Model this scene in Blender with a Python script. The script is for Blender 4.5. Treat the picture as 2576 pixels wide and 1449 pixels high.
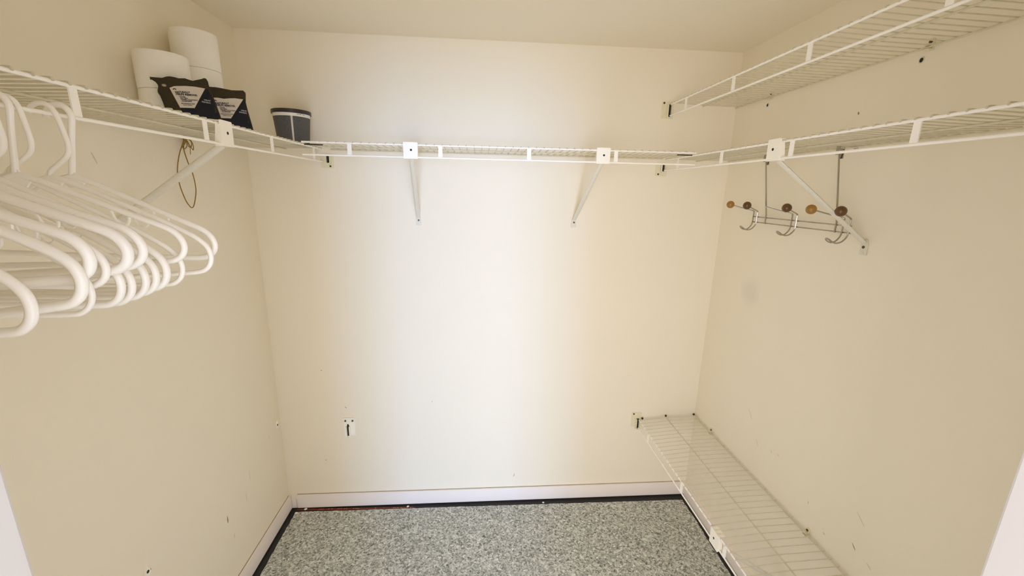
import bpy, bmesh, math, random
from mathutils import Vector, Matrix
random.seed(7)
S = bpy.context.scene
for o in list(bpy.data.objects): bpy.data.objects.remove(o)
COL = S.collection

# ------------------------------------------------------------------ camera, light, exposure
W, H, YF = 2.3127, 2.44, -1.8166          # room width, ceiling height, inner face of the door wall
CAMP = Vector((1.06854, -2.08131, 1.78346))
FPX, PITCH, YAW, ROLL = 1039.64, 0.23286, 0.07906, 0.0209
def cam_basis():
    f = Vector((math.sin(YAW)*math.cos(PITCH), math.cos(YAW)*math.cos(PITCH), -math.sin(PITCH)))
    r = Vector((math.cos(YAW), -math.sin(YAW), 0)); u = r.cross(f)
    c, s = math.cos(ROLL), math.sin(ROLL)
    return c*r + s*u, -s*r + c*u, f
_r, _u, _f = cam_basis()
cd = bpy.data.cameras.new('camera'); cam = bpy.data.objects.new('camera', cd); COL.objects.link(cam)
cd.sensor_width = 36; cd.sensor_fit = 'HORIZONTAL'; cd.lens = FPX/2576*36; cd.clip_start = .02
M = Matrix((_r, _u, -_f)).transposed().to_4x4(); M.translation = CAMP
cam.matrix_world = M
S.camera = cam

S.view_settings.view_transform = 'Standard'; S.view_settings.look = 'None'
S.view_settings.gamma = 1; S.view_settings.use_curve_mapping = False
S.view_settings.exposure = 0.33
S.cycles.diffuse_bounces = 14; S.cycles.max_bounces = 16

wd = bpy.data.worlds.new('bedroom_daylight'); S.world = wd; wd.use_nodes = True
bg = wd.node_tree.nodes['Background']; bg.inputs[0].default_value = (1.0, 1.0, 1.11, 1); bg.inputs[1].default_value = 2.25

def area(name, loc, target, sx, sy, power, col):
    l = bpy.data.lights.new(name, 'AREA'); l.shape = 'RECTANGLE'; l.size = sx; l.size_y = sy
    l.energy = power; l.color = col
    o = bpy.data.objects.new(name, l); COL.objects.link(o); o.location = loc
    o.rotation_euler = (Vector(target)-Vector(loc)).to_track_quat('-Z', 'Y').to_euler()
    return o
# daylight of the bedroom behind the photographer: an added wide fill panel that brightens the closet, and the blue sky seen through the window in line with the doorway
area('bedroom_fill', (0.55, -4.6, 1.2), (1.2, 0, 1.2), 3.2, 2.3, 84, (1.0, .98, 1.06))
area('bedroom_sky_window', (1.62, -7.2, 1.25), (1.1, 0, 1.0), 1.3, 1.5, 175, (.20, .46, 1.0))

# ------------------------------------------------------------------ helpers
def mat(name, col, rough=.5, metal=0, spec=.5, noise=0, nscale=30, bump=0, bscale=200, trans=0, alpha=1):
    m = bpy.data.materials.new(name); m.use_nodes = True
    nt = m.node_tree; b = nt.nodes['Principled BSDF']
    b.inputs['Base Color'].default_value = (*col, 1); b.inputs['Roughness'].default_value = rough
    b.inputs['Metallic'].default_value = metal; b.inputs['Specular IOR Level'].default_value = spec
    b.inputs['Transmission Weight'].default_value = trans; b.inputs['Alpha'].default_value = alpha
    if noise or bump:
        tc = nt.nodes.new('ShaderNodeTexCoord')
    if noise:
        n = nt.nodes.new('ShaderNodeTexNoise'); n.inputs['Scale'].default_value = nscale; n.inputs['Detail'].default_value = 4
        nt.links.new(tc.outputs['Object'], n.inputs['Vector'])
        mx = nt.nodes.new('ShaderNodeMix'); mx.data_type = 'RGBA'
        mx.inputs[6].default_value = (*[c*(1-noise) for c in col], 1); mx.inputs[7].default_value = (*[min(1, c*(1+noise)) for c in col], 1)
        nt.links.new(n.outputs['Fac'], mx.inputs[0]); nt.links.new(mx.outputs[2], b.inputs['Base Color'])
    if bump:
        n2 = nt.nodes.new('ShaderNodeTexNoise'); n2.inputs['Scale'].default_value = bscale; n2.inputs['Detail'].default_value = 3
        nt.links.new(tc.outputs['Object'], n2.inputs['Vector'])
        bp = nt.nodes.new('ShaderNodeBump'); bp.inputs['Strength'].default_value = bump; bp.inputs['Distance'].default_value = .002
        nt.links.new(n2.outputs['Fac'], bp.inputs['Height']); nt.links.new(bp.outputs['Normal'], b.inputs['Normal'])
    return m

PAINT = (.85, .785, .63)
m_wall = mat('cream_wall_paint', PAINT, .62, spec=.25, noise=.012, nscale=3, bump=.12, bscale=260)
m_ceil = mat('cream_ceiling_paint', (.84, .775, .625), .75, spec=.15, noise=.01, nscale=3, bump=.1, bscale=200)
m_trim = mat('white_trim_paint', (.88, .81, .74), .4, noise=.02, nscale=9)
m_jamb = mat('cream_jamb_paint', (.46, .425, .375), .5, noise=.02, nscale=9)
m_wire = mat('white_vinyl_coated_wire', (.93, .90, .82), .38)
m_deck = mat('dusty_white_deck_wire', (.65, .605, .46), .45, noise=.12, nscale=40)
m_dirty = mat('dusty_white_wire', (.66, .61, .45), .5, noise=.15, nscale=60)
m_cap = mat('cream_plastic', (.93, .89, .77), .4)
m_brk = mat('yellowed_bracket_plastic', (.76, .71, .50), .4, noise=.06, nscale=50)
m_strut = mat('grey_white_steel_strut', (.72, .685, .565), .45, noise=.08, nscale=120)
m_hang = mat('white_hanger_plastic', (.93, .90, .83), .3, spec=.5, noise=.02, nscale=20)
m_black = mat('black_mastic', (.012, .010, .009), .6, noise=.5, nscale=120, bump=.4, bscale=150)
m_dark = mat('dark_recess', (.02, .017, .012), .8)
m_screw = mat('tarnished_screw', (.10, .08, .05), .4, metal=.7)
m_chrome = mat('brushed_chrome', (.46, .44, .39), .25, metal=1)
m_wood = mat('varnished_dark_brown_wood', (.115, .050, .010), .32, noise=.35, nscale=70)
m_wood2 = mat('varnished_golden_wood', (.33, .17, .028), .32, noise=.3, nscale=70)
m_paper = mat('white_tissue_paper', (.88, .85, .76), .9, spec=.1, noise=.02, nscale=60, bump=.5, bscale=350)
m_core = mat('grey_cardboard', (.42, .33, .22), .9)
m_bag = mat('dark_olive_linen', (.052, .042, .022), .85, spec=.15, noise=.4, nscale=300, bump=.6, bscale=700)
m_navy = mat('dark_navy_print', (.010, .010, .018), .6, spec=.25)
m_label = mat('off_white_label', (.66, .60, .52), .7, spec=.2, noise=.03, nscale=60)
m_ink = mat('black_ink', (.012, .012, .02), .7)
m_winK = mat('pale_ink', (.34, .34, .33), .7)
m_yink = mat('yellow_green_ink', (.30, .30, .10), .7)
m_lid = mat('black_plastic_lid', (.028, .022, .020), .35)
m_tub = mat('frosted_clear_tub', (.80, .77, .70), .25, spec=.5)
m_gran = mat('dark_grey_granules', (.092, .092, .090), .6, spec=.3, noise=.6, nscale=260, bump=.5, bscale=400)
m_twine = mat('tan_twine', (.30, .18, .04), .9, spec=.1, noise=.35, nscale=200)
m_red = mat('red_printed_strip', (.17, .030, .012), .6, noise=.3, nscale=60)
m_ymark = mat('ochre_print', (.45, .28, .06), .7)
m_crumb = mat('white_plaster_crumb', (.82, .78, .68), .9)
m_scuff = mat('dark_scuff', (.27, .22, .14), .8)
m_scuff2 = mat('faint_scuff', (.66, .60, .455), .8)

def wall_stain_material():
    m = m_wall.copy(); m.name = 'cream_wall_paint_smudged'; nt = m.node_tree; b = nt.nodes['Principled BSDF']
    src = b.inputs['Base Color'].links[0].from_socket
    tc = nt.nodes.new('ShaderNodeTexCoord'); d = nt.nodes.new('ShaderNodeVectorMath'); d.operation = 'DISTANCE'
    d.inputs[1].default_value = (W, -.317, 1.347)
    n = nt.nodes.new('ShaderNodeTexNoise'); n.inputs['Scale'].default_value = 14
    nt.links.new(tc.outputs['Object'], d.inputs[0]); nt.links.new(tc.outputs['Object'], n.inputs['Vector'])
    ad = nt.nodes.new('ShaderNodeMath'); ad.operation = 'MULTIPLY_ADD'; ad.inputs[1].default_value = .05
    nt.links.new(n.outputs['Fac'], ad.inputs[0]); nt.links.new(d.outputs['Value'], ad.inputs[2])
    mr = nt.nodes.new('ShaderNodeMapRange'); mr.inputs[1].default_value = .05; mr.inputs[2].default_value = .105
    mr.inputs[3].default_value = .30; mr.inputs[4].default_value = 0
    nt.links.new(ad.outputs[0], mr.inputs[0])
    mx = nt.nodes.new('ShaderNodeMix'); mx.data_type = 'RGBA'; mx.inputs[7].default_value = (.60, .55, .44, 1)
    nt.links.new(mr.outputs[0], mx.inputs[0]); nt.links.new(src, mx.inputs[6]); nt.links.new(mx.outputs[2], b.inputs['Base Color'])
    return m

def vinyl_material():
    m = bpy.data.materials.new('speckled_grey_vinyl'); m.use_nodes = True; nt = m.node_tree; b = nt.nodes['Principled BSDF']
    tc = nt.nodes.new('ShaderNodeTexCoord')
    def vor(scale, seed):
        mp = nt.nodes.new('ShaderNodeMapping'); mp.inputs['Location'].default_value = (seed, seed*2, 0)
        wn = nt.nodes.new('ShaderNodeTexNoise'); wn.inputs['Scale'].default_value = 70; wn.inputs['Detail'].default_value = 1
        nt.links.new(tc.outputs['Object'], wn.inputs['Vector'])
        va = nt.nodes.new('ShaderNodeVectorMath'); va.operation = 'MULTIPLY_ADD'; va.inputs[1].default_value = (.016,)*3
        nt.links.new(wn.outputs['Color'], va.inputs[0]); nt.links.new(tc.outputs['Object'], va.inputs[2])
        v = nt.nodes.new('ShaderNodeTexVoronoi'); v.inputs['Scale'].default_value = scale; v.voronoi_dimensions = '2D'
        nt.links.new(va.outputs[0], mp.inputs[0]); nt.links.new(mp.outputs[0], v.inputs['Vector'])
        sp = nt.nodes.new('ShaderNodeSeparateColor'); nt.links.new(v.outputs['Color'], sp.inputs[0])
        return v, sp
    v1, s1 = vor(125, 1.0); v2, s2 = vor(240, 3.3)
    cr = nt.nodes.new('ShaderNodeValToRGB'); e = cr.color_ramp.elements
    e[0].position = .08; e[0].color = (.11, .115, .095, 1); e[1].position = .97; e[1].color = (.92, .93, .88, 1)
    for p, c in ((.22, (.25, .26, .225)), (.45, (.42, .432, .385)), (.68, (.58, .59, .535)), (.86, (.73, .74, .68))):
        q = cr.color_ramp.elements.new(p); q.color = (*c, 1)
    mxv = nt.nodes.new('ShaderNodeMix'); mxv.data_type = 'FLOAT'; mxv.inputs[0].default_value = .42
    nt.links.new(s1.outputs[0], mxv.inputs[2]); nt.links.new(s2.outputs[1], mxv.inputs[3])
    nt.links.new(mxv.outputs[0], cr.inputs[0]); nt.links.new(cr.outputs[0], b.inputs['Base Color'])
    bp = nt.nodes.new('ShaderNodeBump'); bp.inputs['Strength'].default_value = .35; bp.inputs['Distance'].default_value = .002
    nt.links.new(mxv.outputs[0], bp.inputs['Height']); nt.links.new(bp.outputs[0], b.inputs['Normal'])
    b.inputs['Roughness'].default_value = .5; b.inputs['Specular IOR Level'].default_value = .3
    return m

class MB:
    def __init__(s): s.v = []; s.f = []
    def add(s, v, f):
        n = len(s.v); s.v += [tuple(p) for p in v]; s.f += [tuple(i+n for i in q) for q in f]; return s
    def box(s, a, b):
        x0, y0, z0 = a; x1, y1, z1 = b
        return s.add([(x0,y0,z0),(x1,y0,z0),(x1,y1,z0),(x0,y1,z0),(x0,y0,z1),(x1,y0,z1),(x1,y1,z1),(x0,y1,z1)],
                     [(0,3,2,1),(4,5,6,7),(0,1,5,4),(1,2,6,5),(2,3,7,6),(3,0,4,7)])
    def tube(s, pts, r, n=8, ell=None, closed=False):
        P = [Vector(p) for p in pts]; k = len(P); R = r if hasattr(r, '__len__') else [r]*k
        T = []
        for i in range(k):
            if closed: t = P[(i+1) % k]-P[i-1]
            else: t = P[min(i+1, k-1)]-P[max(i-1, 0)]
            T.append(t.normalized())
        ref = Vector(ell[0]) if ell else (Vector((0,0,1)) if abs(T[0].z) < .9 else Vector((1,0,0)))
        u = (ref - T[0]*ref.dot(T[0])).normalized(); V = []
        for i in range(k):
            u = (u - T[i]*u.dot(T[i])).normalized(); w = T[i].cross(u)
            ru = R[i]*(ell[1] if ell else 1)
            for j in range(n):
                a = 2*math.pi*j/n; V.append(P[i]+u*(math.cos(a)*ru)+w*(math.sin(a)*R[i]))
        F = []
        for i in range(k if closed else k-1):
            for j in range(n):
                a = i*n+j; b = i*n+(j+1) % n; i2 = (i+1) % k; F.append((a, b, i2*n+(j+1) % n, i2*n+j))
        if not closed: F += [tuple(range(n-1, -1, -1)), tuple((k-1)*n+j for j in range(n))]
        return s.add(V, F)
    def lathe(s, prof, n=32, c=(0,0,0)):
        V = [(c[0]+r*math.cos(2*math.pi*j/n), c[1]+r*math.sin(2*math.pi*j/n), c[2]+z) for r, z in prof for j in range(n)]
        F = [(i*n+j, i*n+(j+1) % n, (i+1)*n+(j+1) % n, (i+1)*n+j) for i in range(len(prof)-1) for j in range(n)]
        if prof[0][0] > 1e-6: F.append(tuple(range(n-1, -1, -1)))
        if prof[-1][0] > 1e-6: F.append(tuple((len(prof)-1)*n+j for j in range(n)))
        return s.add(V, F)
    def disc(s, c, nrm, r, t, n=14):   # short cylinder centred at c along nrm
        N = Vector(nrm).normalized(); return s.tube([Vector(c)-N*t/2, Vector(c)+N*t/2], r, n)
    def prism(s, poly, o, U, V, N, t):  # polygon in the plane (o; U,V) thickened by t along N
        o, U, V, N = map(Vector, (o, U, V, N)); k = len(poly)
        A = [o+U*a+V*b for a, b in poly]
        return s.add(A+[p+N*t for p in A], [tuple(range(k-1, -1, -1)), tuple(range(k, 2*k))]+[(i, (i+1) % k, k+(i+1) % k, k+i) for i in range(k)])
    def ball(s, c, r, sc=(1,1,1), n=14, m=8):
        V = [Vector((0,0,-r))]; F = []
        for i in range(1, m):
            th = math.pi*i/m
            V += [Vector((r*math.sin(th)*math.cos(2*math.pi*j/n), r*math.sin(th)*math.sin(2*math.pi*j/n), -r*math.cos(th))) for j in range(n)]
        V.append(Vector((0,0,r)))
        for j in range(n):
            F.append((0, 1+(j+1) % n, 1+j)); e = 1+(m-2)*n; F.append((e+j, e+(j+1) % n, len(V)-1))
            for i in range(m-2): a = 1+i*n; F.append((a+j, a+(j+1) % n, a+n+(j+1) % n, a+n+j))
        return s.add([(c[0]+v.x*sc[0], c[1]+v.y*sc[1], c[2]+v.z*sc[2]) for v in V], F)
    def mesh(s, name, m, smooth=True, org=(0,0,0), bevel=0):
        me = bpy.data.meshes.new(name)
        me.from_pydata([(p[0]-org[0], p[1]-org[1], p[2]-org[2]) for p in s.v], [], s.f)
        bm = bmesh.new(); bm.from_mesh(me)
        bmesh.ops.recalc_face_normals(bm, faces=bm.faces)
        if bevel: bmesh.ops.bevel(bm, geom=[e for e in bm.edges if e.calc_face_angle(0) > .5], offset=bevel, segments=2, affect='EDGES', profile=.6)
        bm.to_mesh(me); bm.free()
        me.materials.append(m)
        if smooth: me.shade_smooth() if hasattr(me, 'shade_smooth') else None
        if smooth: me.set_sharp_from_angle(angle=math.radians(40))
        return me

def link(name, me, parent=None, loc=(0,0,0)):
    o = bpy.data.objects.new(name, me); COL.objects.link(o); o.location = loc
    if parent: o.parent = parent
    return o
def base_of(p):
    b = Vector((0,0,0))
    while p is not None: b += p.location; p = p.parent
    return b
def part(name, mb, m, parent, label=None, smooth=True, bevel=0):   # mb in room coordinates
    org = base_of(parent); o = link(name, mb.mesh(name, m, smooth, org, bevel), parent)
    if label: o['label'] = label
    return o
def thing(name, label, cat, loc, group=None):
    o = bpy.data.objects.new(name, None); COL.objects.link(o); o.location = loc; o.empty_display_size = .05
    o['label'] = label; o['category'] = cat
    if group: o['group'] = group
    return o
def solo(name, mb, m, label, cat, loc, group=None, smooth=True, bevel=0):
    o = link(name, mb.mesh(name, m, smooth, loc, bevel), None, loc); o['label'] = label; o['category'] = cat
    if group: o['group'] = group
    return o
def struct(name, mb, m, label, smooth=False, bevel=0, cat=None):
    o = link(name, mb.mesh(name, m, smooth, (0,0,0), bevel)); o['kind'] = 'structure'; o['label'] = label
    return o
def smooth_path(pts, k=6, closed=False):
    P = [Vector(p) for p in pts]; n = len(P); out = []
    for i in range(n if closed else n-1):
        p0 = P[i-1] if (i > 0 or closed) else P[0]; p1 = P[i]; p2 = P[(i+1) % n]; p3 = P[(i+2) % n] if (closed or i+2 < n) else P[-1]
        for j in range(k):
            t = j/k
            out.append(.5*((2*p1)+(p2-p0)*t+(2*p0-5*p1+4*p2-p3)*t*t+(3*p1-p0-3*p2+p3)*t**3))
    if not closed: out.append(P[-1])
    return out

# ------------------------------------------------------------------ room shell
T = .10
wb = struct('wall_back', MB().box((-T, 0, -.05), (W+T, T, H+T)), m_wall, 'cream painted back wall of the closet with brighter daylight down its middle')
wl = struct('wall_left', MB().box((-T, YF-T, -.05), (0, 0, H+T)), m_wall, 'cream painted side wall behind the hangers')
wr = struct('wall_right', MB().box((W, YF-T, -.05), (W+T, 0, H+T)), wall_stain_material(), 'cream painted side wall carrying three wire shelves')
struct('ceiling', MB().box((-T, YF-.12, H), (W+T, T, H+.08)), m_ceil, 'cream painted flat ceiling')
DX0, DX1, DZ = .7503, 1.5105, 2.04
wf = MB().box((-T, YF-.115, -.05), (DX0-.018, YF, H+T)).box((DX1+.018, YF-.115, -.05), (W+T, YF, H+T)).box((DX0-.018, YF-.115, DZ+.018), (DX1+.018, YF, H+T))
struct('wall_front', wf, m_wall, 'cream painted wall around the closet doorway')
struct('trim_1', MB().box((DX0-.018, YF-.116, 0), (DX0, YF+.001, DZ)), m_jamb, 'pale door jamb edge at the lower corner below the hangers', bevel=.002)
struct('trim_2', MB().box((DX1, YF-.116, 0), (DX1+.018, YF+.001, DZ)), m_jamb, 'pale door jamb edge at the lower corner beside the smudged wall', bevel=.002)
struct('trim_3', MB().box((DX0-.018, YF-.116, DZ), (DX1+.018, YF+.001, DZ+.018)), m_jamb, 'pale head jamb over the doorway', bevel=.002)

# floor: speckled vinyl sheet with a cut, slightly ragged edge over a black mastic subfloor
def ragged(a, b, n, amp):
    a, b = Vector(a), Vector(b); nrm = Vector((-(b-a).y, (b-a).x)).normalized()
    return [tuple(a+(b-a)*i/n+nrm*random.uniform(-amp, amp)) for i in range(n)]
poly = ragged((.0425, -.036), (.0500, YF), 90, .0022)+ragged((.050, YF), (2.262, YF), 8, .001)+ragged((2.262, YF), (2.277, -.054), 90, .003)+ragged((2.277, -.054), (.0425, -.036), 110, .0016)
fl = struct('floor', MB().prism([(p[0], p[1]) for p in poly], (0,0,0), (1,0,0), (0,1,0), (0,0,1), .004), vinyl_material(), 'grey speckled vinyl floor with ragged cut edges')
o = part('subfloor', MB().box((-T, YF-.12, -.05), (W+T, .02, 0.0)), m_black, fl, 'black mastic strip showing around the vinyl', smooth=False)

HB, GB = .0824, .008
struct('baseboard_back', MB().box((.0445, -.012, GB), (W, 0, GB+HB)), m_trim, 'white baseboard along the back wall', bevel=.0015)
bl = MB().prism([(-.004, 0), (-.010, .012), (YF, .012), (YF, 0)], (0,0,GB), (0,1,0), (1,0,0), (0,0,1), HB)
struct('baseboard_left', bl, m_trim, 'white baseboard along the wall below the hangers')
struct('baseboard_right', MB().box((W-.012, YF, GB), (W, -.012, GB+HB)), m_trim, 'white baseboard under the low wire shelf', bevel=.0015)
struct('trim_4', MB().prism([(.012, 0), (.036, 0), (.036, .050), (.024, .058), (.012, .075)], (0, -.007, GB), (1,0,0), (0,0,1), (0,1,0), .007), m_trim, 'small chipped filler block in the baseboard corner')
struct('trim_5', MB().box((0, -.0125, GB+HB), (.0024, -.010, GB+HB+.001)).box((.0, YF, GB+HB), (.0030, -.012, GB+HB+.0012)).box((.0445, -.0030, GB+HB), (W, 0, GB+HB+.0012)), m_scuff, 'thin dark gap line along the top of the baseboards')

# wear on the walls: scuffs
def scuff(parent, wall, a, b, length, ang, wdt, m):
    ca, sa = math.cos(ang), math.sin(ang)
    pl = [(-length/2, -wdt*.2), (-length*.1, -wdt/2), (length/2, -wdt*.1), (length*.45, wdt*.2), (0, wdt/2), (-length*.4, wdt*.3)]
    pl = [(a+x*ca-y*sa, b+x*sa+y*ca) for x, y in pl]
    if wall == 'back': mb = MB().prism(pl, (0,0,0), (1,0,0), (0,0,1), (0,-1,0), .0006)
    elif wall == 'left': mb = MB().prism(pl, (0,0,0), (0,1,0), (0,0,1), (1,0,0), .0006)
    else: mb = MB().prism(pl, (W,0,0), (0,1,0), (0,0,1), (-1,0,0), .0006)
    part('scuff_mark', mb, m, parent, smooth=False)
for a, b, l, g, w_ in ((.347,.623,.012,-.8,.004), (.217,.304,.006,0,.005), (.237,.84,.007,.2,.004), (1.268,.169,.022,1.3,.003), (.808,.649,.005,.5,.004)):
    scuff(wb, 'back', a, b, l, g, w_, m_scuff)
for a, b, l, g, w_, mm in ((-.514,.394,.034,1.5,.007,m_scuff), (-.489,.287,.022,1.2,.004,m_scuff2), (-.125,.535,.014,.8,.003,m_scuff2), (-.325,.467,.05,1.5,.002,m_scuff2), (-.371,.386,.05,1.5,.002,m_scuff2), (-.80,1.846,.035,-1.2,.005,m_scuff2)):
    scuff(wl, 'left', a, b, l, g, w_, mm)
for a, b, l, g, w_, mm in ((-1.029,.758,.045,.7,.003,m_scuff2), (-1.029,.65,.022,.8,.003,m_scuff), (-.918,.595,.010,.2,.007,m_scuff2), (-.831,.652,.012,1.4,.004,m_scuff2), (-.709,2.053,.010,1.2,.006,m_scuff), (-.609,.718,.02,1.2,.003,m_scuff2), (-.649,.727,.012,.3,.004,m_scuff2), (-1.088,.632,.02,.5,.003,m_scuff2), (-.45,.80,.05,.9,.003,m_scuff2), (-.52,.70,.03,.9,.003,m_scuff2)):
    scuff(wr, 'right', a, b, l, g, w_, mm)

# ------------------------------------------------------------------ wire shelves
FD, MD, BD, SP = .335, .178, .012, .0315
class Shelf:
    """o = distance out from the wall, s = along the wall, z = up; side picks the wall."""
    def __init__(self, side, zt, zb, zm, zk, s0, s1, label, loc_s):
        self.side, self.zt, self.zb, self.zm, self.zk = side, zt, zb, zm, zk
        self.P = {'right': lambda s, o, z: Vector((W-o, s, z)), 'left': lambda s, o, z: Vector((o, s, z)), 'back': lambda s, o, z: Vector((s, -o, z))}[side]
        self.S = self.P(1, 0, 0)-self.P(0, 0, 0); self.O = self.P(0, 1, 0)-self.P(0, 0, 0)
        self.root = thing('wire_shelf', label, 'shelf', self.P(loc_s, FD/2, zt))
        self.s0, self.s1 = s0, s1
    def rod(self, name, o, z, r, m=None, s0=None, s1=None):
        a = self.s0 if s0 is None else s0; b = self.s1 if s1 is None else s1
        return part(name, MB().tube([self.P(a, o, z), self.P(b, o, z)], r, 10), m or m_wire, self.root)
    def build(self, straps, first=None, wr=.00172):
        self.rod('front_rail', FD, self.zt, .0037); self.rod('lip_rail', FD, self.zb, .0037)
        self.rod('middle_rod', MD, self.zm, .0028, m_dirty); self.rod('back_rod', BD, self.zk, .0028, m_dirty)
        z0, zm, zt = self.zk+.0042, self.zm+.0042, self.zt+.0052
        org = self.P(0, 0, 0); pts = [self.P(0, BD-.007, z0), self.P(0, MD, zm), self.P(0, FD-.004, zt), self.P(0, FD+.0035, zt-.0006), self.P(0, FD+.0052, zt-.005)]
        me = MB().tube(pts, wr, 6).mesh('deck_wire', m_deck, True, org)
        s = self.s1-.012 if self.side != 'back' else self.s1-.010
        if first is not None: s = first
        b = base_of(self.root)
        while s > self.s0+.005:
            link('deck_wire', me, self.root, self.P(s, 0, 0)-b); s -= SP
        for c in straps:
            mb = MB().prism([(-.0085, self.zb), (.0085, self.zb), (.0078, self.zt), (-.0078, self.zt)], self.P(c, FD-.0015, 0), self.S, (0,0,1), self.O, .003)
            part('strap', mb, m_wire, self.root, smooth=False)
        return self
    def brace(self, sc, sf, zf, zft, hole=True):
        """front clip at sc, foot on the wall at sf (zf bottom, zft top)."""
        R = self.root
        strut_top = self.P(sc, FD-.008, self.zb-.002); strut_bot = self.P(sf, .0085, zft-.012)
        mid = [strut_top.lerp(strut_bot, t) for t in (0, .12, .3, .6, .85, .95)]
        st = part('support_brace', MB().tube(mid+[strut_bot], [.0050, .0053, .0055, .0055, .0055, .0053, .005], 12, ell=(self.O+Vector((0,0,.8)), 1.85)), m_strut, R)
        zt, zb = self.zt+.0095, self.zb-.0065
        cb = MB()
        cb.prism([(-.0275, zb), (.0275, zb), (.0285, zt-.003), (.026, zt), (-.026, zt), (-.0285, zt-.003)], self.P(sc, FD+.0062, 0), self.S, (0,0,1), self.O, .0035)
        for a0, a1 in ((-.024, -.013), (-.006, .006), (.013, .024)):   # little fingers over the front rail
            cb.prism([(a0, 0), (a1, 0), (a1, .026), (a0, .026)], self.P(sc, FD+.0085, zt-.0035), self.S, -self.O, (0,0,1), .0028)
        cb.prism([(-.026, 0), (.026, 0), (.026, .022), (-.026, .022)], self.P(sc, FD+.0085, zb), self.S, -self.O, (0,0,1), .0025)
        for a in (-.0275, .0245):
            cb.prism([(0, zb+.002), (.020, zb+.002), (.012, zt-.012), (0, zt-.012)], self.P(sc+a, FD+.0075, 0), -self.O, (0,0,1), self.S, .003)
        part('clip_cap', cb, m_cap, st, 'cream plastic clip gripping both front rails', smooth=False)
        part('clip_hole', MB().disc(self.P(sc+.002, FD+.0099, (zt+zb)/2+.002), self.O, .0042, .0012), m_dark, st, 'dark round hole in the clip')
        ft = MB().prism([(-.013, zf), (.013, zf), (.0125, zft-.017), (.0085, zft-.004), (0, zft), (-.0085, zft-.004), (-.0125, zft-.017)], self.P(sf, .0005, 0), self.S, (0,0,1), self.O, .0035)
        ft.prism([(-.003, zf+.004), (.003, zf+.004), (.003, zf+.012), (-.003, zf+.012)], self.P(sf, .004, 0), self.S, (0,0,1), self.O, .002)
        part('foot', ft, m_strut, st, smooth=False)
        part('screw', MB().disc(self.P(sf+.001, .0046, (zf+zft)/2-.001), self.O, .0046, .0022), m_screw, st, 'dark screw head')
    def wall_clip(self, s, style=0):
        R = self.root; z = self.zk
        mb = MB().prism([(-.008, -.008), (.008, -.008), (.008, .009), (.004, .022), (-.006, .022), (-.008, .012)], self.P(s, .0005, z), self.S, (0,0,1), self.O, .006)
        mb.prism([(-.008, -.008), (.008, -.008), (.008, -.0045), (-.008, -.0045)], self.P(s, .0065, z), self.S, (0,0,1), self.O, .011)
        mb.prism([(-.008, .004), (.008, .004), (.008, .008), (-.008, .008)], self.P(s, .0065, z), self.S, (0,0,1), self.O, .010)
        c = part('wall_clip', mb, m_brk, R, smooth=False)
        part('screw', MB().disc(self.P(s-.001, .0072, z+.0145), self.O, .0047, .0025), m_screw, c, 'dark screw head')
        if style:
            part('anchor', MB().tube([self.P(s+.02+.007*math.cos(a), .001, z-.026+.008*math.sin(a)) for a in [i*math.pi/6 for i in range(12)]], .0015, 6, closed=True), m_strut, c, 'empty screw anchor ring in the wall')
            part('anchor_hole', MB().disc(self.P(s+.02, .0008, z-.026), self.O, .006, .001), m_dark, c)

def end_bracket(parent, x, z0, z1, screw_z, up=True, wide=.029, name='end_bracket', slot=None, sx=-.018):
    """plastic end bracket on the back wall, centred on x; an upright slot takes both front rails."""
    sl0, sl1 = slot
    mb = MB().prism([(-wide, z0), (wide, z0), (wide, z1-.004), (wide-.004, z1), (-wide+.004, z1), (-wide, z1-.004)], (x, 0, 0), (1,0,0), (0,0,1), (0,-1,0), .003)
    # saddle: two cheeks and a rounded floor
    ch = [(-.013, sl0-.006), (-.007, sl0-.011), (.007, sl0-.011), (.013, sl0-.006), (.013, sl1), (.0068, sl1), (.0068, sl0-.003), (.004, sl0-.0055), (-.004, sl0-.0055), (-.0068, sl0-.003), (-.0068, sl1), (-.013, sl1)]
    mb.prism(ch, (x+.007, -.003, 0), (1,0,0), (0,0,1), (0,-1,0), .0125)
    b = part(name, mb, m_brk, parent, smooth=False)
    part('slot', MB().prism([(-.0068, sl0-.003), (-.004, sl0-.0055), (.004, sl0-.0055), (.0068, sl0-.003), (.0068, sl1), (-.0068, sl1)], (x+.007, -.003, 0), (1,0,0), (0,0,1), (0,-1,0), .0015), m_dark, b, 'dark upright slot for the rails', smooth=False)
    part('screw', MB().disc((x+sx, -.0035, screw_z), (0,1,0), .0045, .003), m_screw, b, 'dark screw head')
    return b

ST = (-.151, -.508, -.872, -1.229, -1.588)
right_main = Shelf('right', 1.9425, 1.8935, 1.9395, 1.9438, YF+.004, -.016, 'long white wire shelf with the chrome hook rack hanging under it', -.9).build(ST)
right_main.brace(-.807, -.835, 1.600, 1.654)
end_bracket(right_main.root, 1.9665, 1.866, 1.930, 1.8745, slot=(1.8935, 1.926), sx=-.014)

upper = Shelf('right', 2.1975, 2.1465, 2.1930, 2.1905, YF+.004, -.016, 'topmost white wire shelf close under the ceiling', -.9).build((-.168, -.523, -.879, -1.237, -1.594))
upper.wall_clip(-.258, 1); upper.wall_clip(-.904, 1); upper.wall_clip(-1.55)
end_bracket(upper.root, 1.969, 2.136, 2.212, 2.205, slot=(2.1465, 2.2), sx=-.020)

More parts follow.
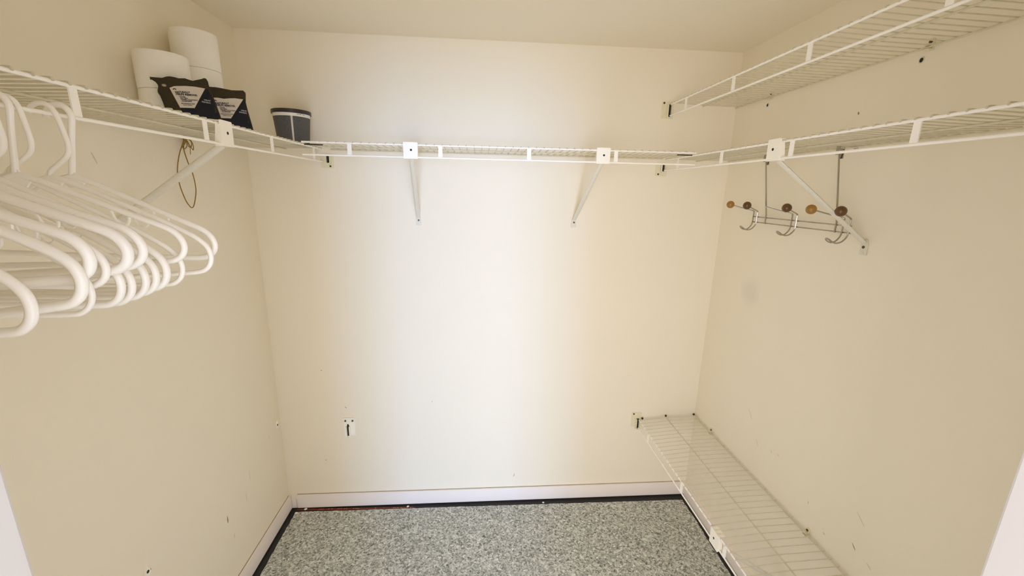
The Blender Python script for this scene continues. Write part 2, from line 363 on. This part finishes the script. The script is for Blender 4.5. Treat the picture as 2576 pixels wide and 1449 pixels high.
low = Shelf('right', .5165, .4660, .5325, .5388, YF+.004, -.016, 'white wire shelf low over the floor with brackets near the baseboard', -.9).build((-.150, -.535, -.875, -1.23, -1.588))
low.brace(-.820, -.835, .215, .268)
low.wall_clip(-.186); low.wall_clip(-.858); low.wall_clip(-1.53)
end_bracket(low.root, 1.967, .470, .558, .549, slot=(.466, .52), sx=-.018)
for o_, z_ in ((FD-.02, .524), (MD, .538), (BD, .543)):
    part('end_cap', MB().ball(low.P(-.012, o_, z_), .006), m_dark, low.root, 'dark plastic tip at the end of the shelf')

left_main = Shelf('left', 1.9490, 1.8945, 1.9455, 1.9445, YF+.004, -.016, 'long white wire shelf carrying tissue rolls and the row of hangers', -.9).build((-.107, -.486, -.850, -1.218, -1.58), wr=.0023)
left_main.brace(-.769, -.778, 1.625, 1.679)
end_bracket(left_main.root, .3525, 1.866, 1.930, 1.8745, slot=(1.8945, 1.926), sx=.014)
left_main.wall_clip(-.45)

back_main = Shelf('back', 1.9490, 1.9020, 1.9465, 1.9475, .376, 1.966, 'shorter white wire shelf across the back wall between two side shelves', 1.17).build((.556, .909, 1.265, 1.625))
back_main.brace(.793, .766, 1.605, 1.657); back_main.brace(1.570, 1.539, 1.605, 1.657)
for a, b in ((.382, .452), (1.890, 1.955)):  # short dark tube below each end of the front rail
    part('dark_rod', MB().tube([(a, -.325, 1.9405), (b, -.325, 1.9405)], .0022, 6), m_dark, back_main.root, 'short dark rod under the front rail')

# ------------------------------------------------------------------ leftovers of a removed shelf
t = thing('shelf_bracket', 'empty cream shelf end bracket left alone low on the back wall', 'bracket', (.360, -.001, .454))
pm = MB().prism([(-.029, 0), (.029, 0), (.029, .106), (-.029, .106)], (.360, 0, .456), (1,0,0), (0,0,1), (0,-1,0), .003)
pm.prism([(-.029, .104), (.029, .104), (.029, .1075), (-.029, .1075)], (.360, -.003, .456), (1,0,0), (0,0,1), (0,-1,0), .004)
for a, b in ((-.012, -.0055), (.0065, .013)):
    pm.prism([(a, -.002), (b, -.002), (b, .058), (a, .058)], (.353, -.003, .456), (1,0,0), (0,0,1), (0,-1,0), .014)
pm.prism([(-.022, .058), (-.006, .052), (.0065, .052), (.030, .080), (.030, .084), (-.022, .084)], (.353, -.003, .456), (1,0,0), (0,0,1), (0,-1,0), .003)
part('plate', pm, m_cap, t, smooth=False)
part('slot', MB().prism([(-.0055, -.001), (.0065, -.001), (.0065, .060), (.003, .070), (-.004, .070), (-.0055, .06)], (.353, -.003, .456), (1,0,0), (0,0,1), (0,-1,0), .0035), m_dark, t, 'dark empty slot', smooth=False)
for x_ in (.341, .379): part('screw', MB().disc((x_, -.0075, .546), (0,1,0), .0046, .004), m_screw, t, 'dark screw head')

for nm, y, z, lab in (('shelf_clip', -.040, .548, 'broken shelf clip stub by the corner low on the wall'), ('shelf_clip', -.914, .560, 'broken shelf clip stub with a torn edge under the hangers')):
    t = thing(nm, lab, 'clip', (0, y, z-.01))
    mb = MB().prism([(-.010, -.014), (.004, -.014), (.010, -.004), (.008, .012), (.002, .018), (-.010, .014)], (.0003, y, z), (0,1,0), (0,0,1), (1,0,0), .004)
    mb.prism([(-.011, .010), (-.006, .012), (.004, .024), (.001, .026)], (.0003, y, z), (0,1,0), (0,0,1), (1,0,0), .006)
    part('plate', mb, m_cap, t, smooth=False)
    part('screw_hole', MB().disc((.0045, y-.001, z+.004), (1,0,0), .0052, .0012), m_dark, t)
    part('torn_edge', MB().prism([(.008, -.004), (.014, -.001), (.011, .004), (.007, .003)], (.0003, y, z), (0,1,0), (0,0,1), (1,0,0), .003), m_scuff, t, smooth=False)

# ------------------------------------------------------------------ toilet rolls
def roll(x, y, z, label, r=.0685, h=.106, sq=1.0):
    t = thing('toilet_roll', label, 'toilet roll', (x, y, z), 'toilet rolls stacked on the shelf')
    rc = .021
    prof = [(rc, .0015), (r-.003, 0), (r-.0008, .0008), (r, .003), (r*1.004, h*.5), (r, h-.003), (r-.0008, h-.0008), (r-.003, h), (rc, h-.0015)]
    b = MB().lathe(prof, 40, (x, y, z)); n = 40
    b.f = [f for f in b.f if len(f) == 4]
    b.f += [((len(prof)-1)*n+j, (len(prof)-1)*n+(j+1) % n, (j+1) % n, j) for j in range(n)]
    part('paper', b, m_paper, t)
    part('core', MB().lathe([(rc-.0002, .002), (rc-.0002, h-.002), (rc-.002, h-.002), (rc-.002, .002), (rc-.0002, .002)], 24, (x, y, z)), m_core, t)
    part('loose_end', MB().prism([(0, .002), (.002, .002), (.002, h-.002), (0, h-.002)], (x+r*math.cos(-2.2), y+r*math.sin(-2.2), z), (.8, -.6, 0), (0,0,1), (.6, .8, 0), .0012), m_paper, t, smooth=False)
ZD = 1.9522
roll(.086, -.602, ZD, 'white toilet roll standing on the wire deck behind the front black pouch')
roll(.086, -.602, ZD+.1065, 'white toilet roll on top of the shorter stack of two')
roll(.084, -.424, ZD, 'white toilet roll at the bottom of the taller stack, behind both pouches')
roll(.084, -.424, ZD+.1065, 'white toilet roll in the middle of the taller stack of three')
roll(.084, -.424, ZD+.213, 'white toilet roll topmost of the taller stack, nearest the ceiling', h=.118)

# ------------------------------------------------------------------ black pouches
FONT = None
def text_mesh(body, size, bold=0.0):
    c = bpy.data.curves.new('t', 'FONT'); c.body = body; c.size = size; c.offset = bold; c.resolution_u = 2
    o = bpy.data.objects.new('t', c); COL.objects.link(o)
    dg = bpy.context.evaluated_depsgraph_get(); dg.update()
    me = bpy.data.meshes.new_from_object(o.evaluated_get(dg))
    V = [v.co.copy() for v in me.vertices]; F = [tuple(p.vertices) for p in me.polygons]
    bpy.data.objects.remove(o); bpy.data.curves.remove(c); bpy.data.meshes.remove(me)
    return V, F

def pouch(P0, lean, outline, label_poly, tri_poly, txt, label, grommet, group, uc, wid):
    P0 = Vector(P0); d = Vector((.887, .462, 0)).normalized(); back = Vector((-d.y, d.x, 0))
    up = Vector((0,0,math.cos(lean)))+back*math.sin(lean); nn = d.cross(up)
    hh = max(p[1] for p in outline)
    def bulge(u, v):   # pillow profile, thick low down and pinched flat at the top seam
        x = max(0, 1-((u-uc)/(wid*.5))**2); y = max(0, v/hh)
        prof = (.55+.45*min(1, y/.25))*max(0, 1-max(0, (y-.25)/.62))**.8
        return .019*math.sqrt(x)*prof+.0012
    t = thing('charcoal_pouch', label, 'pouch', P0, group)
    # grid fill of the outline: scanlines
    def span(v):
        xs = []
        for i in range(len(outline)):
            (a, b), (c, e) = outline[i], outline[(i+1) % len(outline)]
            if (b <= v < e) or (e <= v < b): xs.append(a+(c-a)*(v-b)/(e-b))
        return (min(xs), max(xs)) if xs else None
    # triangulated body from the outline with interior points
    import mathutils.geometry as mg
    vs = []; n = len(outline); res = []
    for i in range(n):
        a, b = Vector(outline[i]), Vector(outline[(i+1) % n]); k = max(1, int((b-a).length/.010))
        for j in range(k): res.append(a+(b-a)*j/k)
    m_ = len(res); pts = list(res); edges = [(i, (i+1) % m_) for i in range(m_)]
    def inside(u, v):
        c = False
        for i in range(m_):
            a, b = res[i], res[(i+1) % m_]
            if (a.y > v) != (b.y > v) and u < (b.x-a.x)*(v-a.y)/(b.y-a.y)+a.x: c = not c
        return c
    u0, u1 = min(p.x for p in res), max(p.x for p in res); g = .009
    v = g*.6
    while v < hh:
        u = u0+g*.5
        while u < u1:
            if inside(u, v) and min((Vector((u, v))-p).length for p in res) > g*.55: pts.append(Vector((u, v)))
            u += g
        v += g
    out = mg.delaunay_2d_cdt(pts, edges, [list(range(m_))], 1, 1e-6)
    vv, ff = out[0], out[2]
    mb = MB()
    edge_d = lambda p: min((p-q).length for q in res)
    fr = [P0+d*p.x+up*p.y+nn*min(bulge(p.x, p.y), .0008+edge_d(p)*1.2) for p in vv]
    bk = [P0+d*p.x+up*p.y-nn*min(bulge(p.x, p.y)*.8, .0008+edge_d(p)*1.2) for p in vv]
    k = len(vv); F = [tuple(f) for f in ff]+[tuple(i+k for i in reversed(f)) for f in ff]
    from collections import Counter
    ec = Counter(); 
    for f in ff:
        for i in range(len(f)): ec[tuple(sorted((f[i], f[(i+1) % len(f)])))] += 1
    F += [(a, b, b+k, a+k) for (a, b), c in ec.items() if c == 1]
    mb.add(fr+bk, F)
    part('bag', mb, m_bag, t)
    def on_front(u, v, lift):
        p = Vector((u, v)); return P0+d*u+up*v+nn*(min(bulge(u, v), .0008+edge_d(p)*1.2)+lift)
    def patch(poly, lift, th=.0004):
        pp = []; L = len(poly)
        for i in range(L):
            a, b = Vector(poly[i]), Vector(poly[(i+1) % L]); kk = max(1, int((b-a).length/.008))
            for j in range(kk): pp.append(a+(b-a)*j/kk)
        nb = len(pp); inn = []
        ul, uh = min(p.x for p in pp), max(p.x for p in pp); vl, vh = min(p.y for p in pp), max(p.y for p in pp)
        def ins(u, v):
            c = False
            for i in range(nb):
                a, b = pp[i], pp[(i+1) % nb]
                if (a.y > v) != (b.y > v) and u < (b.x-a.x)*(v-a.y)/(b.y-a.y)+a.x: c = not c
            return c
        v = vl
        while v < vh:
            u = ul
            while u < uh:
                if ins(u, v) and min((Vector((u, v))-p).length for p in pp) > .004: inn.append(Vector((u, v)))
                u += .008
            v += .008
        o_ = mg.delaunay_2d_cdt(pp+inn, [(i, (i+1) % nb) for i in range(nb)], [list(range(nb))], 1, 1e-6)
        return MB().add([on_front(p.x, p.y, lift) for p in o_[0]], [tuple(f) for f in o_[2]])
    part('printed_panel', patch(tri_poly, .0006), m_navy, t, 'dark navy printed panel')
    lab = part('label', patch(label_poly, .0010), m_label, t, 'off-white trapezoid label with black print')
    for body, a, b, size, bold, mm, nm in txt:
        A, B = Vector(a), Vector(b); V, F = text_mesh(body, size, bold)
        wv = max(q.x for q in V)-min(q.x for q in V); x0 = min(q.x for q in V)
        ax = (B-A)/wv; ay = Vector((-ax.y, ax.x)).normalized()
        mbt = MB().add([on_front(*(A+ax*(q.x-x0)+ay*q.y), .0016) for q in V], F)
        part(nm, mbt, mm, lab if mm is m_ink else t, smooth=False)
    # logo dot: dark arch above the heading
    lx, ly = txt[0][1]; lx -= .001; ly += .0095
    arch = [(lx+.0045*math.cos(a), ly+.0045*math.sin(a)) for a in [math.pi*i/8 for i in range(9)]]+[(lx+.002*math.cos(a), ly+.002*math.sin(a)) for a in [math.pi*(8-i)/8 for i in range(9)]]
    part('logo', MB().add([on_front(u, v, .0016) for u, v in arch], [(i, i+1, 16-i, 17-i) for i in range(8)]), m_ink, lab, smooth=False)
    if grommet:
        gu, gv = grommet
        c = on_front(gu, gv, .0012)
        part('grommet', MB().tube([c+d*(.0062*math.cos(a))+up*(.0046*math.sin(a)) for a in [i*math.pi/8 for i in range(16)]], .0013, 6, closed=True), m_screw, t, 'bronze eyelet ring')
        part('eyelet_hole', MB().tube([c-nn*.0006, c+nn*.0004], .0048, 14), m_core, t, 'dull centre of the eyelet')

B = [('NATURALLY', 685), ('HELPS REMOVE:', 700)]
o1 = [(-.1673,.1353),(-.1671,.1273),(-.1633,.1279),(-.1554,.1223),(-.1504,.1143),(-.15,.1076),(-.1527,.0977),(-.1529,.0909),(-.1481,.0807),(-.144,.0635),(-.1415,.0508),(-.139,.025),(-.138,0),(.004,0),(.002,.0222),(-.010,.080),(-.022,.1316),(-.0227,.1422),(-.0265,.1508),(-.0323,.1521),(-.0386,.1483),(-.0628,.139),(-.074,.1415),(-.0817,.1438),(-.0966,.1415),(-.1075,.1433),(-.1195,.1441),(-.1286,.1414),(-.1378,.1365),(-.1519,.1357)]
L1 = [(-.1225,.106),(-.1107,.1132),(-.0822,.118),(-.0591,.1192),(-.0325,.1173),(-.065,.0472),(-.1013,.0445),(-.1098,.0691)]
T1 = [(-.0306,.1165),(-.0640,.0466),(-.100,.0430),(-.099,.006),(-.001,.006),(-.002,.030),(-.016,.0878),(-.026,.117)]
def lines(o, s=1.0):
    ou, ov = o
    rows = [('NATURALLY', (0, 0), (.0376, .0037), .0082, .00035, m_ink, 'heading_text'),
            ('HELPS REMOVE:', (.001, -.0062), (.0547, -.0040), .0082, .00035, m_ink, 'heading_text'),
            ('. ODORS', (.0075, -.0125), (.0240, -.0118), .0054, .00015, m_ink, 'list_text'),
            ('. BACTERIA', (.0090, -.0172), (.0300, -.0162), .0054, .00015, m_ink, 'list_text'),
            ('. HARMFUL POLLUTANTS', (.0105, -.0219), (.0540, -.0195), .0054, .00015, m_ink, 'list_text'),
            ('. ALLERGENS', (.0120, -.0266), (.0390, -.0250), .0054, .00015, m_ink, 'list_text'),
            ('FRAGRANCE FREE', (.0120, -.0340), (.0460, -.0320), .0044, .0001, m_ink, 'small_text'),
            ('NON TOXIC', (.0165, -.0388), (.0400, -.0375), .0044, .0001, m_ink, 'small_text'),
            ('HELPS', (.0700, -.0150), (.0868, -.0160), .0058, .0003, m_winK, 'panel_text'),
            ('PREVENT:', (.0640, -.0222), (.0868, -.0235), .0058, .0003, m_winK, 'panel_text')]
    return [(b, (ou+a[0], ov+a[1]), (ou+c[0], ov+c[1]), sz, bo, mm, nm) for b, a, c, sz, bo, mm, nm in rows]
t1 = lines((-.1091, .0913))
o2 = [(-.128,.150),(-.1145,.1491),(-.095,.1503),(-.0767,.149),(-.0504,.1465),(-.0298,.1486),(-.0173,.1503),(-.0104,.1434),(-.0104,.1372),(-.0131,.1118),(-.0095,.0809),(-.0044,.0498),(.0006,.0168),(.002,0),(-.132,0),(-.133,.04),(-.131,.10)]
L2 = [(-.112,.1125),(-.1082,.1131),(-.0937,.1149),(-.0767,.1133),(-.0603,.1169),(-.0452,.1195),(-.02,.1188),(-.0626,.0471),(-.096,.0455)]
T2 = [(-.0185,.1188),(-.0615,.0466),(-.098,.044),(-.098,.006),(-.002,.006),(-.006,.0498),(-.0115,.0809),(-.0145,.112),(-.0150,.119)]
t2 = lines((-.1005, .0925))
K = .955   # the front pouch is a touch smaller
sc = lambda P: [(a*K, b*K) for a, b in P]
o1, L1, T1 = sc(o1), sc(L1), sc(T1)
t1 = [(b_, (a_[0]*K, a_[1]*K), (c_[0]*K, c_[1]*K), sz*K, bo, mm, nm) for b_, a_, c_, sz, bo, mm, nm in t1]
pouch((.262, -.455, 1.954), .12, o2, L2, T2, t2, 'black linen pouch nearest the tub, partly hidden by the other pouch', None, 'black pouches on the shelf', -.066, .134)
pouch((.267, -.651, 1.954), .20, o1, L1, T1, t1, 'black linen pouch with a bronze eyelet and a pointed corner, in front of the rolls', (-.1349*K, .1125*K), 'black pouches on the shelf', -.069, .145)

# ------------------------------------------------------------------ tub with black lid
tx, ty, tz = .259, -.118, 1.9525
t = thing('plastic_tub', 'clear plastic tub of dark grey granules with black lid at the shelf corner', 'tub', (tx, ty, tz))
RB, RT, HT = .0615, .0735, .134
rr = lambda z: RB+(RT-RB)*z/HT
part('granules', MB().lathe([(0, 0), (rr(0)-.003, 0), (rr(0), .004), (rr(.112), .112), (rr(.112)-.006, .113), (0, .1135)], 48, (tx, ty, tz)), m_gran, t, 'dark grey granule filling')
part('tub_rim', MB().lathe([(rr(.112)-.004, .1125), (rr(.112)+.0006, .1125), (RT+.0006, HT), (RT-.004, HT)], 48, (tx, ty, tz)), m_tub, t, 'pale frosted band under the lid')
part('lid', MB().lathe([(0, HT+.004), (RT-.006, HT+.004), (RT-.004, HT+.0065), (RT+.002, HT+.0065), (RT+.0042, HT+.005), (RT+.0042, HT-.0085), (RT+.0022, HT-.0095), (RT+.001, HT-.004), (0, HT-.002)], 48, (tx, ty, tz)), m_lid, t, 'black snap-on lid')
aw = math.atan2(CAMP.y-ty, CAMP.x-tx)
def tubpt(a, z, l=.001): return (tx+(rr(z)+l)*math.cos(a), ty+(rr(z)+l)*math.sin(a), tz+z)
m_streak = mat('tub_highlight_paint', (.45, .40, .36), .15, spec=.8)  # upright highlight on the tub, painted as a pale glossy strip
streak = MB()
for i in range(12):
    z0_, z1_ = .003+i*.0091, .003+(i+1)*.0091
    streak.add([tubpt(aw-.07, z0_, .0006), tubpt(aw-.01, z0_, .0016), tubpt(aw+.05, z0_, .0006), tubpt(aw-.07, z1_, .0006), tubpt(aw-.01, z1_, .0016), tubpt(aw+.05, z1_, .0006)], [(0,1,4,3), (1,2,5,4)])
part('painted_highlight', streak, m_streak, t, 'pale upright highlight painted on the tub')
for j, (z_, n_) in enumerate(((.1255, 16), (.1205, 18))):
    mk = MB(); a = aw+.30
    for k in range(n_):
        wk = random.uniform(.012, .024)
        if random.random() < .8:
            mk.add([tubpt(a, z_-.0015), tubpt(a+wk, z_-.0015), tubpt(a+wk, z_+.0016), tubpt(a, z_+.0016)], [(0,1,2,3)])
        a += wk+.008
    part('tiny_print', mk, m_ink, t, 'tiny unreadable line of black print', smooth=False)

# ------------------------------------------------------------------ twine loop on the wall behind the brace
tw = thing('twine', 'tan twine tied in a bow and hanging in a long loop behind the brace', 'string', (.02, -.446, 1.9375))
def yz(pts, x=.020): return [(x+.003*math.sin(i*1.3), a, b) for i, (a, b) in enumerate(pts)]
part('loop', MB().tube(smooth_path(yz([(-.450,1.9475),(-.462,1.925),(-.490,1.880),(-.507,1.824),(-.505,1.775),(-.494,1.727),(-.482,1.705),(-.467,1.697),(-.450,1.703),(-.436,1.728),(-.430,1.765),(-.437,1.815),(-.450,1.858),(-.456,1.900),(-.449,1.930),(-.446,1.9475)])), .0017, 6), m_twine, tw)
part('bow', MB().tube(smooth_path(yz([(-.446,1.939),(-.425,1.936),(-.411,1.926),(-.412,1.912),(-.423,1.913),(-.432,1.926),(-.442,1.936),(-.446,1.922),(-.456,1.908),(-.446,1.903),(-.438,1.914),(-.441,1.930),(-.428,1.939),(-.404,1.933),(-.399,1.915),(-.409,1.902),(-.419,1.910),(-.430,1.928),(-.438,1.934)], .017)), .0014, 6), m_twine, tw)
part('tail', MB().tube(smooth_path(yz([(-.432,1.936),(-.424,1.915),(-.424,1.895),(-.420,1.886)], .016)), .0012, 6), m_twine, tw)
part('knot', MB().ball((.018, -.444, 1.936), .006, (1, 1.3, 1)), m_twine, tw)

# ------------------------------------------------------------------ chrome over-door hook rack hung from the shelf's back rod
XR = 2.285
hk = thing('hook_rack', 'chrome coat hook rack with brown wooden balls hanging under the shelf', 'hook rack', (XR, -.55, 1.62))
for z_, y0_, y1_ in ((1.690, -.296, -.800), (1.667, -.296, -.806)):
    part('cross_bar', MB().tube([(XR, y0_, z_), (XR, y1_, z_)], .0024, 8), m_chrome, hk)
for yt, yb in ((-.377, -.383), (-.737, -.742)):
    b = part('hanger_bar', MB().tube([(2.243, yt, 1.948), (2.248, yt, 1.92), (XR-.003, yb, 1.700), (XR-.003, yb, 1.664)], .0028, 8), m_chrome, hk)
    part('over_hook', MB().prism([(0, 0), (0, .035), (.001, .037), (.0625, .037), (.0635, .035), (.0635, .021), (.061, .021), (.061, .0345), (.0025, .0345), (.0025, 0)], (2.241, yt-.0075, 1.918), (1,0,0), (0,0,1), (0,1,0), .015), m_chrome, b, 'flat chrome strip hooked over the shelf rod', smooth=False)
    part('tab', MB().box((2.254, yt-.010, 1.906), (2.2565, yt+.004, 1.938)).box((2.243, yt-.003, 1.934), (2.2565, yt+.003, 1.938)), m_chrome, b, smooth=False)
for k, (yc, balls) in enumerate(((-.315, (1, 1)), (-.549, (0, 1)), (-.785, (1, 1)))):
    pr = XR-.005; ha, hb = yc+.0125, yc-.0125
    pth = [(2.200, yc+.058, 1.7385), (2.245, yc+.034, 1.7245), (pr-.003, ha+.002, 1.7155), (pr, ha, 1.708), (pr, ha, 1.690), (pr, ha, 1.667), (pr-.004, ha, 1.652), (pr-.018, ha-.001, 1.637), (pr-.034, ha-.003, 1.633), (pr-.048, ha-.003, 1.6375), (pr-.058, ha-.006, 1.645),
           (pr-.061, yc, 1.648), (pr-.058, hb+.006, 1.645), (pr-.048, hb+.003, 1.6375), (pr-.034, hb+.003, 1.633), (pr-.018, hb+.001, 1.637), (pr-.004, hb, 1.652), (pr, hb, 1.667), (pr, hb, 1.690), (pr, hb, 1.708), (pr-.003, hb-.002, 1.7155), (2.245, yc-.034, 1.7245), (2.200, yc-.058, 1.7385)]
    h_ = part('hook', MB().tube(smooth_path(pth, 4), .0026, 8), m_chrome, hk)
    for s_, has in ((1, balls[0]), (-1, balls[1])):
        c = (2.196, yc+s_*.060, 1.7395)
        if has: part('ball', MB().ball(c, .0165, (1, 1, 1), 18, 12), m_wood2 if (s_ > 0) else m_wood, h_, 'golden brown wooden ball' if s_ > 0 else 'dark brown wooden ball')
        else: part('bare_tip', MB().ball((2.199, yc+s_*.0585, 1.7388), .0032), m_chrome, h_, 'bare chrome tip that lost its ball')

# ------------------------------------------------------------------ hangers on the lip rail of the long shelf
def hanger(E, yh, dia, kind, label, dz=0.0):
    """E: outermost point of the shoulder towards the room; yh: where the hook sits on the rail."""
    r = dia/2; piv = Vector((.335, yh, 1.8945))
    pu, pv = (.005, .1035) if kind == 'A' else (.0265, .1035)                       # rail centre inside the hook, hanger coordinates
    ex, ey = (.231, -.117) if kind == 'A' else (.238, -.153)
    E = Vector(E); h = E-piv; hz = h.z; hor = math.hypot(h.x, h.y)
    yaw = math.atan2(h.y, h.x)
    a0 = math.atan2(ey-pv, ex-pu); a1 = math.atan2(hz, hor); roll_ = max(-.16, min(.16, a1-a0))
    U0 = Vector((math.cos(yaw), math.sin(yaw), 0)); Z0 = Vector((0,0,1))
    U = U0*math.cos(roll_)+Z0*math.sin(roll_); V = -U0*math.sin(roll_)+Z0*math.cos(roll_)
    N = U.cross(V)
    def p(u, v, w=0): return piv+U*(u-pu)+V*(v-pv)+N*w
    t = thing('clothes_hanger', label, 'hanger', piv, 'white plastic hangers on the shelf rail')
    if kind == 'A':
        half = [(.0, .000), (.020, -.005), (.060, -.022), (.110, -.044), (.165, -.068), (.196, -.081), (.214, -.090), (.226, -.102), (.231, -.117), (.227, -.131), (.216, -.140), (.200, -.1435), (.150, -.1445), (.080, -.1450)]
    else:
        half = [(.0, .000), (.020, -.006), (.066, -.030), (.121, -.060), (.172, -.088), (.202, -.107), (.221, -.121), (.234, -.136), (.238, -.153), (.234, -.169), (.223, -.180), (.206, -.184), (.150, -.185), (.070, -.1855)]
    lo = [(-u, v) for u, v in reversed(half)]
    ring = half+[(0, half[-1][1]-.0003)]+lo[:-1]
    part('frame', MB().tube(smooth_path([p(u, v) for u, v in ring], 3, True), r, 10, closed=True), m_hang, t)
    if kind == 'A':
        hp = [(-.003, -.002), (.002, .022), (.008, .060), (.0135, .088), (.0160, .102), (.0125, .113), (.004, .1205), (-.008, .122), (-.019, .117), (-.0245, .108), (-.026, .100)]
    else:
        hp = [(.0, -.002), (.004, .010), (.022, .022), (.038, .035), (.0435, .050), (.0425, .070), (.0400, .090), (.0375, .104), (.032, .114), (.022, .1195), (.010, .119), (.001, .114), (-.004, .106)]
    part('hook', MB().tube(smooth_path([p(u, v) for u, v in hp], 3), [min(r*.92, .0052)]*((len(hp)-1)*3+1), 10), m_hang, t)
    part('neck_web', MB().prism([(-.018, -.010), (0, .012), (.018, -.010), (.010, -.020), (-.010, -.020)], p(0, 0, -.002), U, V, N, .004), m_hang, t, smooth=False)
    jb = (.128, -.0555) if kind == 'A' else (.118, -.068)
    for s_ in (1, -1):
        ju = [(jb[0], jb[1]), (jb[0]+.003, jb[1]-.013), (jb[0]+.009, jb[1]-.023), (jb[0]+.017, jb[1]-.025), (jb[0]+.0235, jb[1]-.020), (jb[0]+.0255, jb[1]-.011)]
        part('strap_hook', MB().tube(smooth_path([p(s_*u, v-.002) for u, v in ju], 3), .0022, 6), m_hang, t)

HG = [((.549, -1.243, 1.676), -1.243, .0107, 'A', 'white plastic hanger nearest the back wall, its shoulder crossing in front of the grey brace'),
      ((.551, -1.272, 1.667), -1.272, .0088, 'B', 'thin white hanger hanging second from the back wall, hook bulging towards the room'),
      ((.566, -1.343, 1.682), -1.343, .0100, 'A', 'white plastic hanger third from the back wall with its strap hook clear against the brace'),
      ((.5505, -1.330, 1.640), -1.330, .0082, 'B', 'thin white hanger fourth from the back wall, low shoulder end'),
      ((.560, -1.372, 1.636), -1.372, .0110, 'B', 'white hanger fifth from the back wall, rounded low end in the packed row'),
      ((.550, -1.388, 1.636), -1.388, .0105, 'B', 'white hanger sixth from the back wall, low end packed against the fifth'),
      ((.588, -1.441, 1.680), -1.441, .0118, 'A', 'thick white hanger seventh from the back wall with a raised shoulder'),
      ((.540, -1.4045, 1.640), -1.4045, .0105, 'B', 'white hanger with the twin low end, just behind the thick raised one'),
      ((.5335, -1.4265, 1.640), -1.4265, .0105, 'B', 'white hanger with the twin low end, just before the thick raised one'),
      ((.580, -1.4665, 1.684), -1.4665, .0140, 'A', 'extra thick bluish white hanger in the middle of the row'),
      ((.544, -1.453, 1.640), -1.453, .0105, 'B', 'white hanger whose low end shows alone between thick shoulders'),
      ((.5456, -1.481, 1.676), -1.481, .0098, 'A', 'slim white hanger tucked behind the thickest cream one'),
      ((.585, -1.525, 1.680), -1.525, .0138, 'A', 'thickest cream white hanger, third from the doorway'),
      ((.548, -1.500, 1.635), -1.500, .0078, 'B', 'thin white hanger whose low loop hangs below all others'),
      ((.588, -1.545, 1.657), -1.545, .0130, 'B', 'white hanger second from the doorway with a long bottom bar in view'),
      ((.541, -1.580, 1.650), -1.580, .0122, 'B', 'white hanger nearest the doorway, only its curved end in view')]
for a in HG: hanger(*a)

# ------------------------------------------------------------------ things lying on the floor edge
t = thing('printed_strip', 'narrow red printed strip lying along the foot of the back baseboard', 'strip', (.36, -.020, .001))
part('strip', MB().prism([(.040, -.0235), (.040, -.012), (.40, -.0225), (.690, -.0290), (.692, -.0385), (.40, -.0335)], (0,0,.0005), (1,0,0), (0,1,0), (0,0,1), .003), m_red, t, smooth=False)
mk = MB(); x = .16
while x < .68:
    w_ = random.uniform(.004, .010); yb = -.0165-.0175*(x-.04)/.65
    if random.random() < .55: mk.box((x, yb-.0035, .0035), (x+w_, yb+random.uniform(.000, .0025), .0038))
    x += w_+random.uniform(.002, .012)
part('print_marks', mk, m_ymark, t, 'worn unreadable ochre print', smooth=False)
for i, (x, y, s_, lab) in enumerate(((.090, -.0215, .0085, 'round white plaster crumb lying on the red strip'), (.050, -.049, .0085, 'square white crumb at the corner of the vinyl'),
                             (.659, -.029, .007, 'white crumb at the end of the red strip'), (.722, -.070, .007, 'white crumb on the vinyl just past the red strip'),
                             (1.441, -.034, .0065, 'white flake on the black strip at mid wall'))):
    z = .0035 if i in (0, 2) else (.004 if i in (1, 3) else 0)
    mb = MB().ball((x, y, z+s_*.5), s_, (1, .9, .5), 7 if i else 10, 5)
    mb.v = [(a+random.uniform(-.1, .1)*s_, b+random.uniform(-.1, .1)*s_, max(z, c)) for a, b, c in mb.v]
    solo('plaster_crumb', mb, m_crumb, lab, 'crumb', (x, y, z), 'plaster crumbs along the back edge', smooth=i == 0)
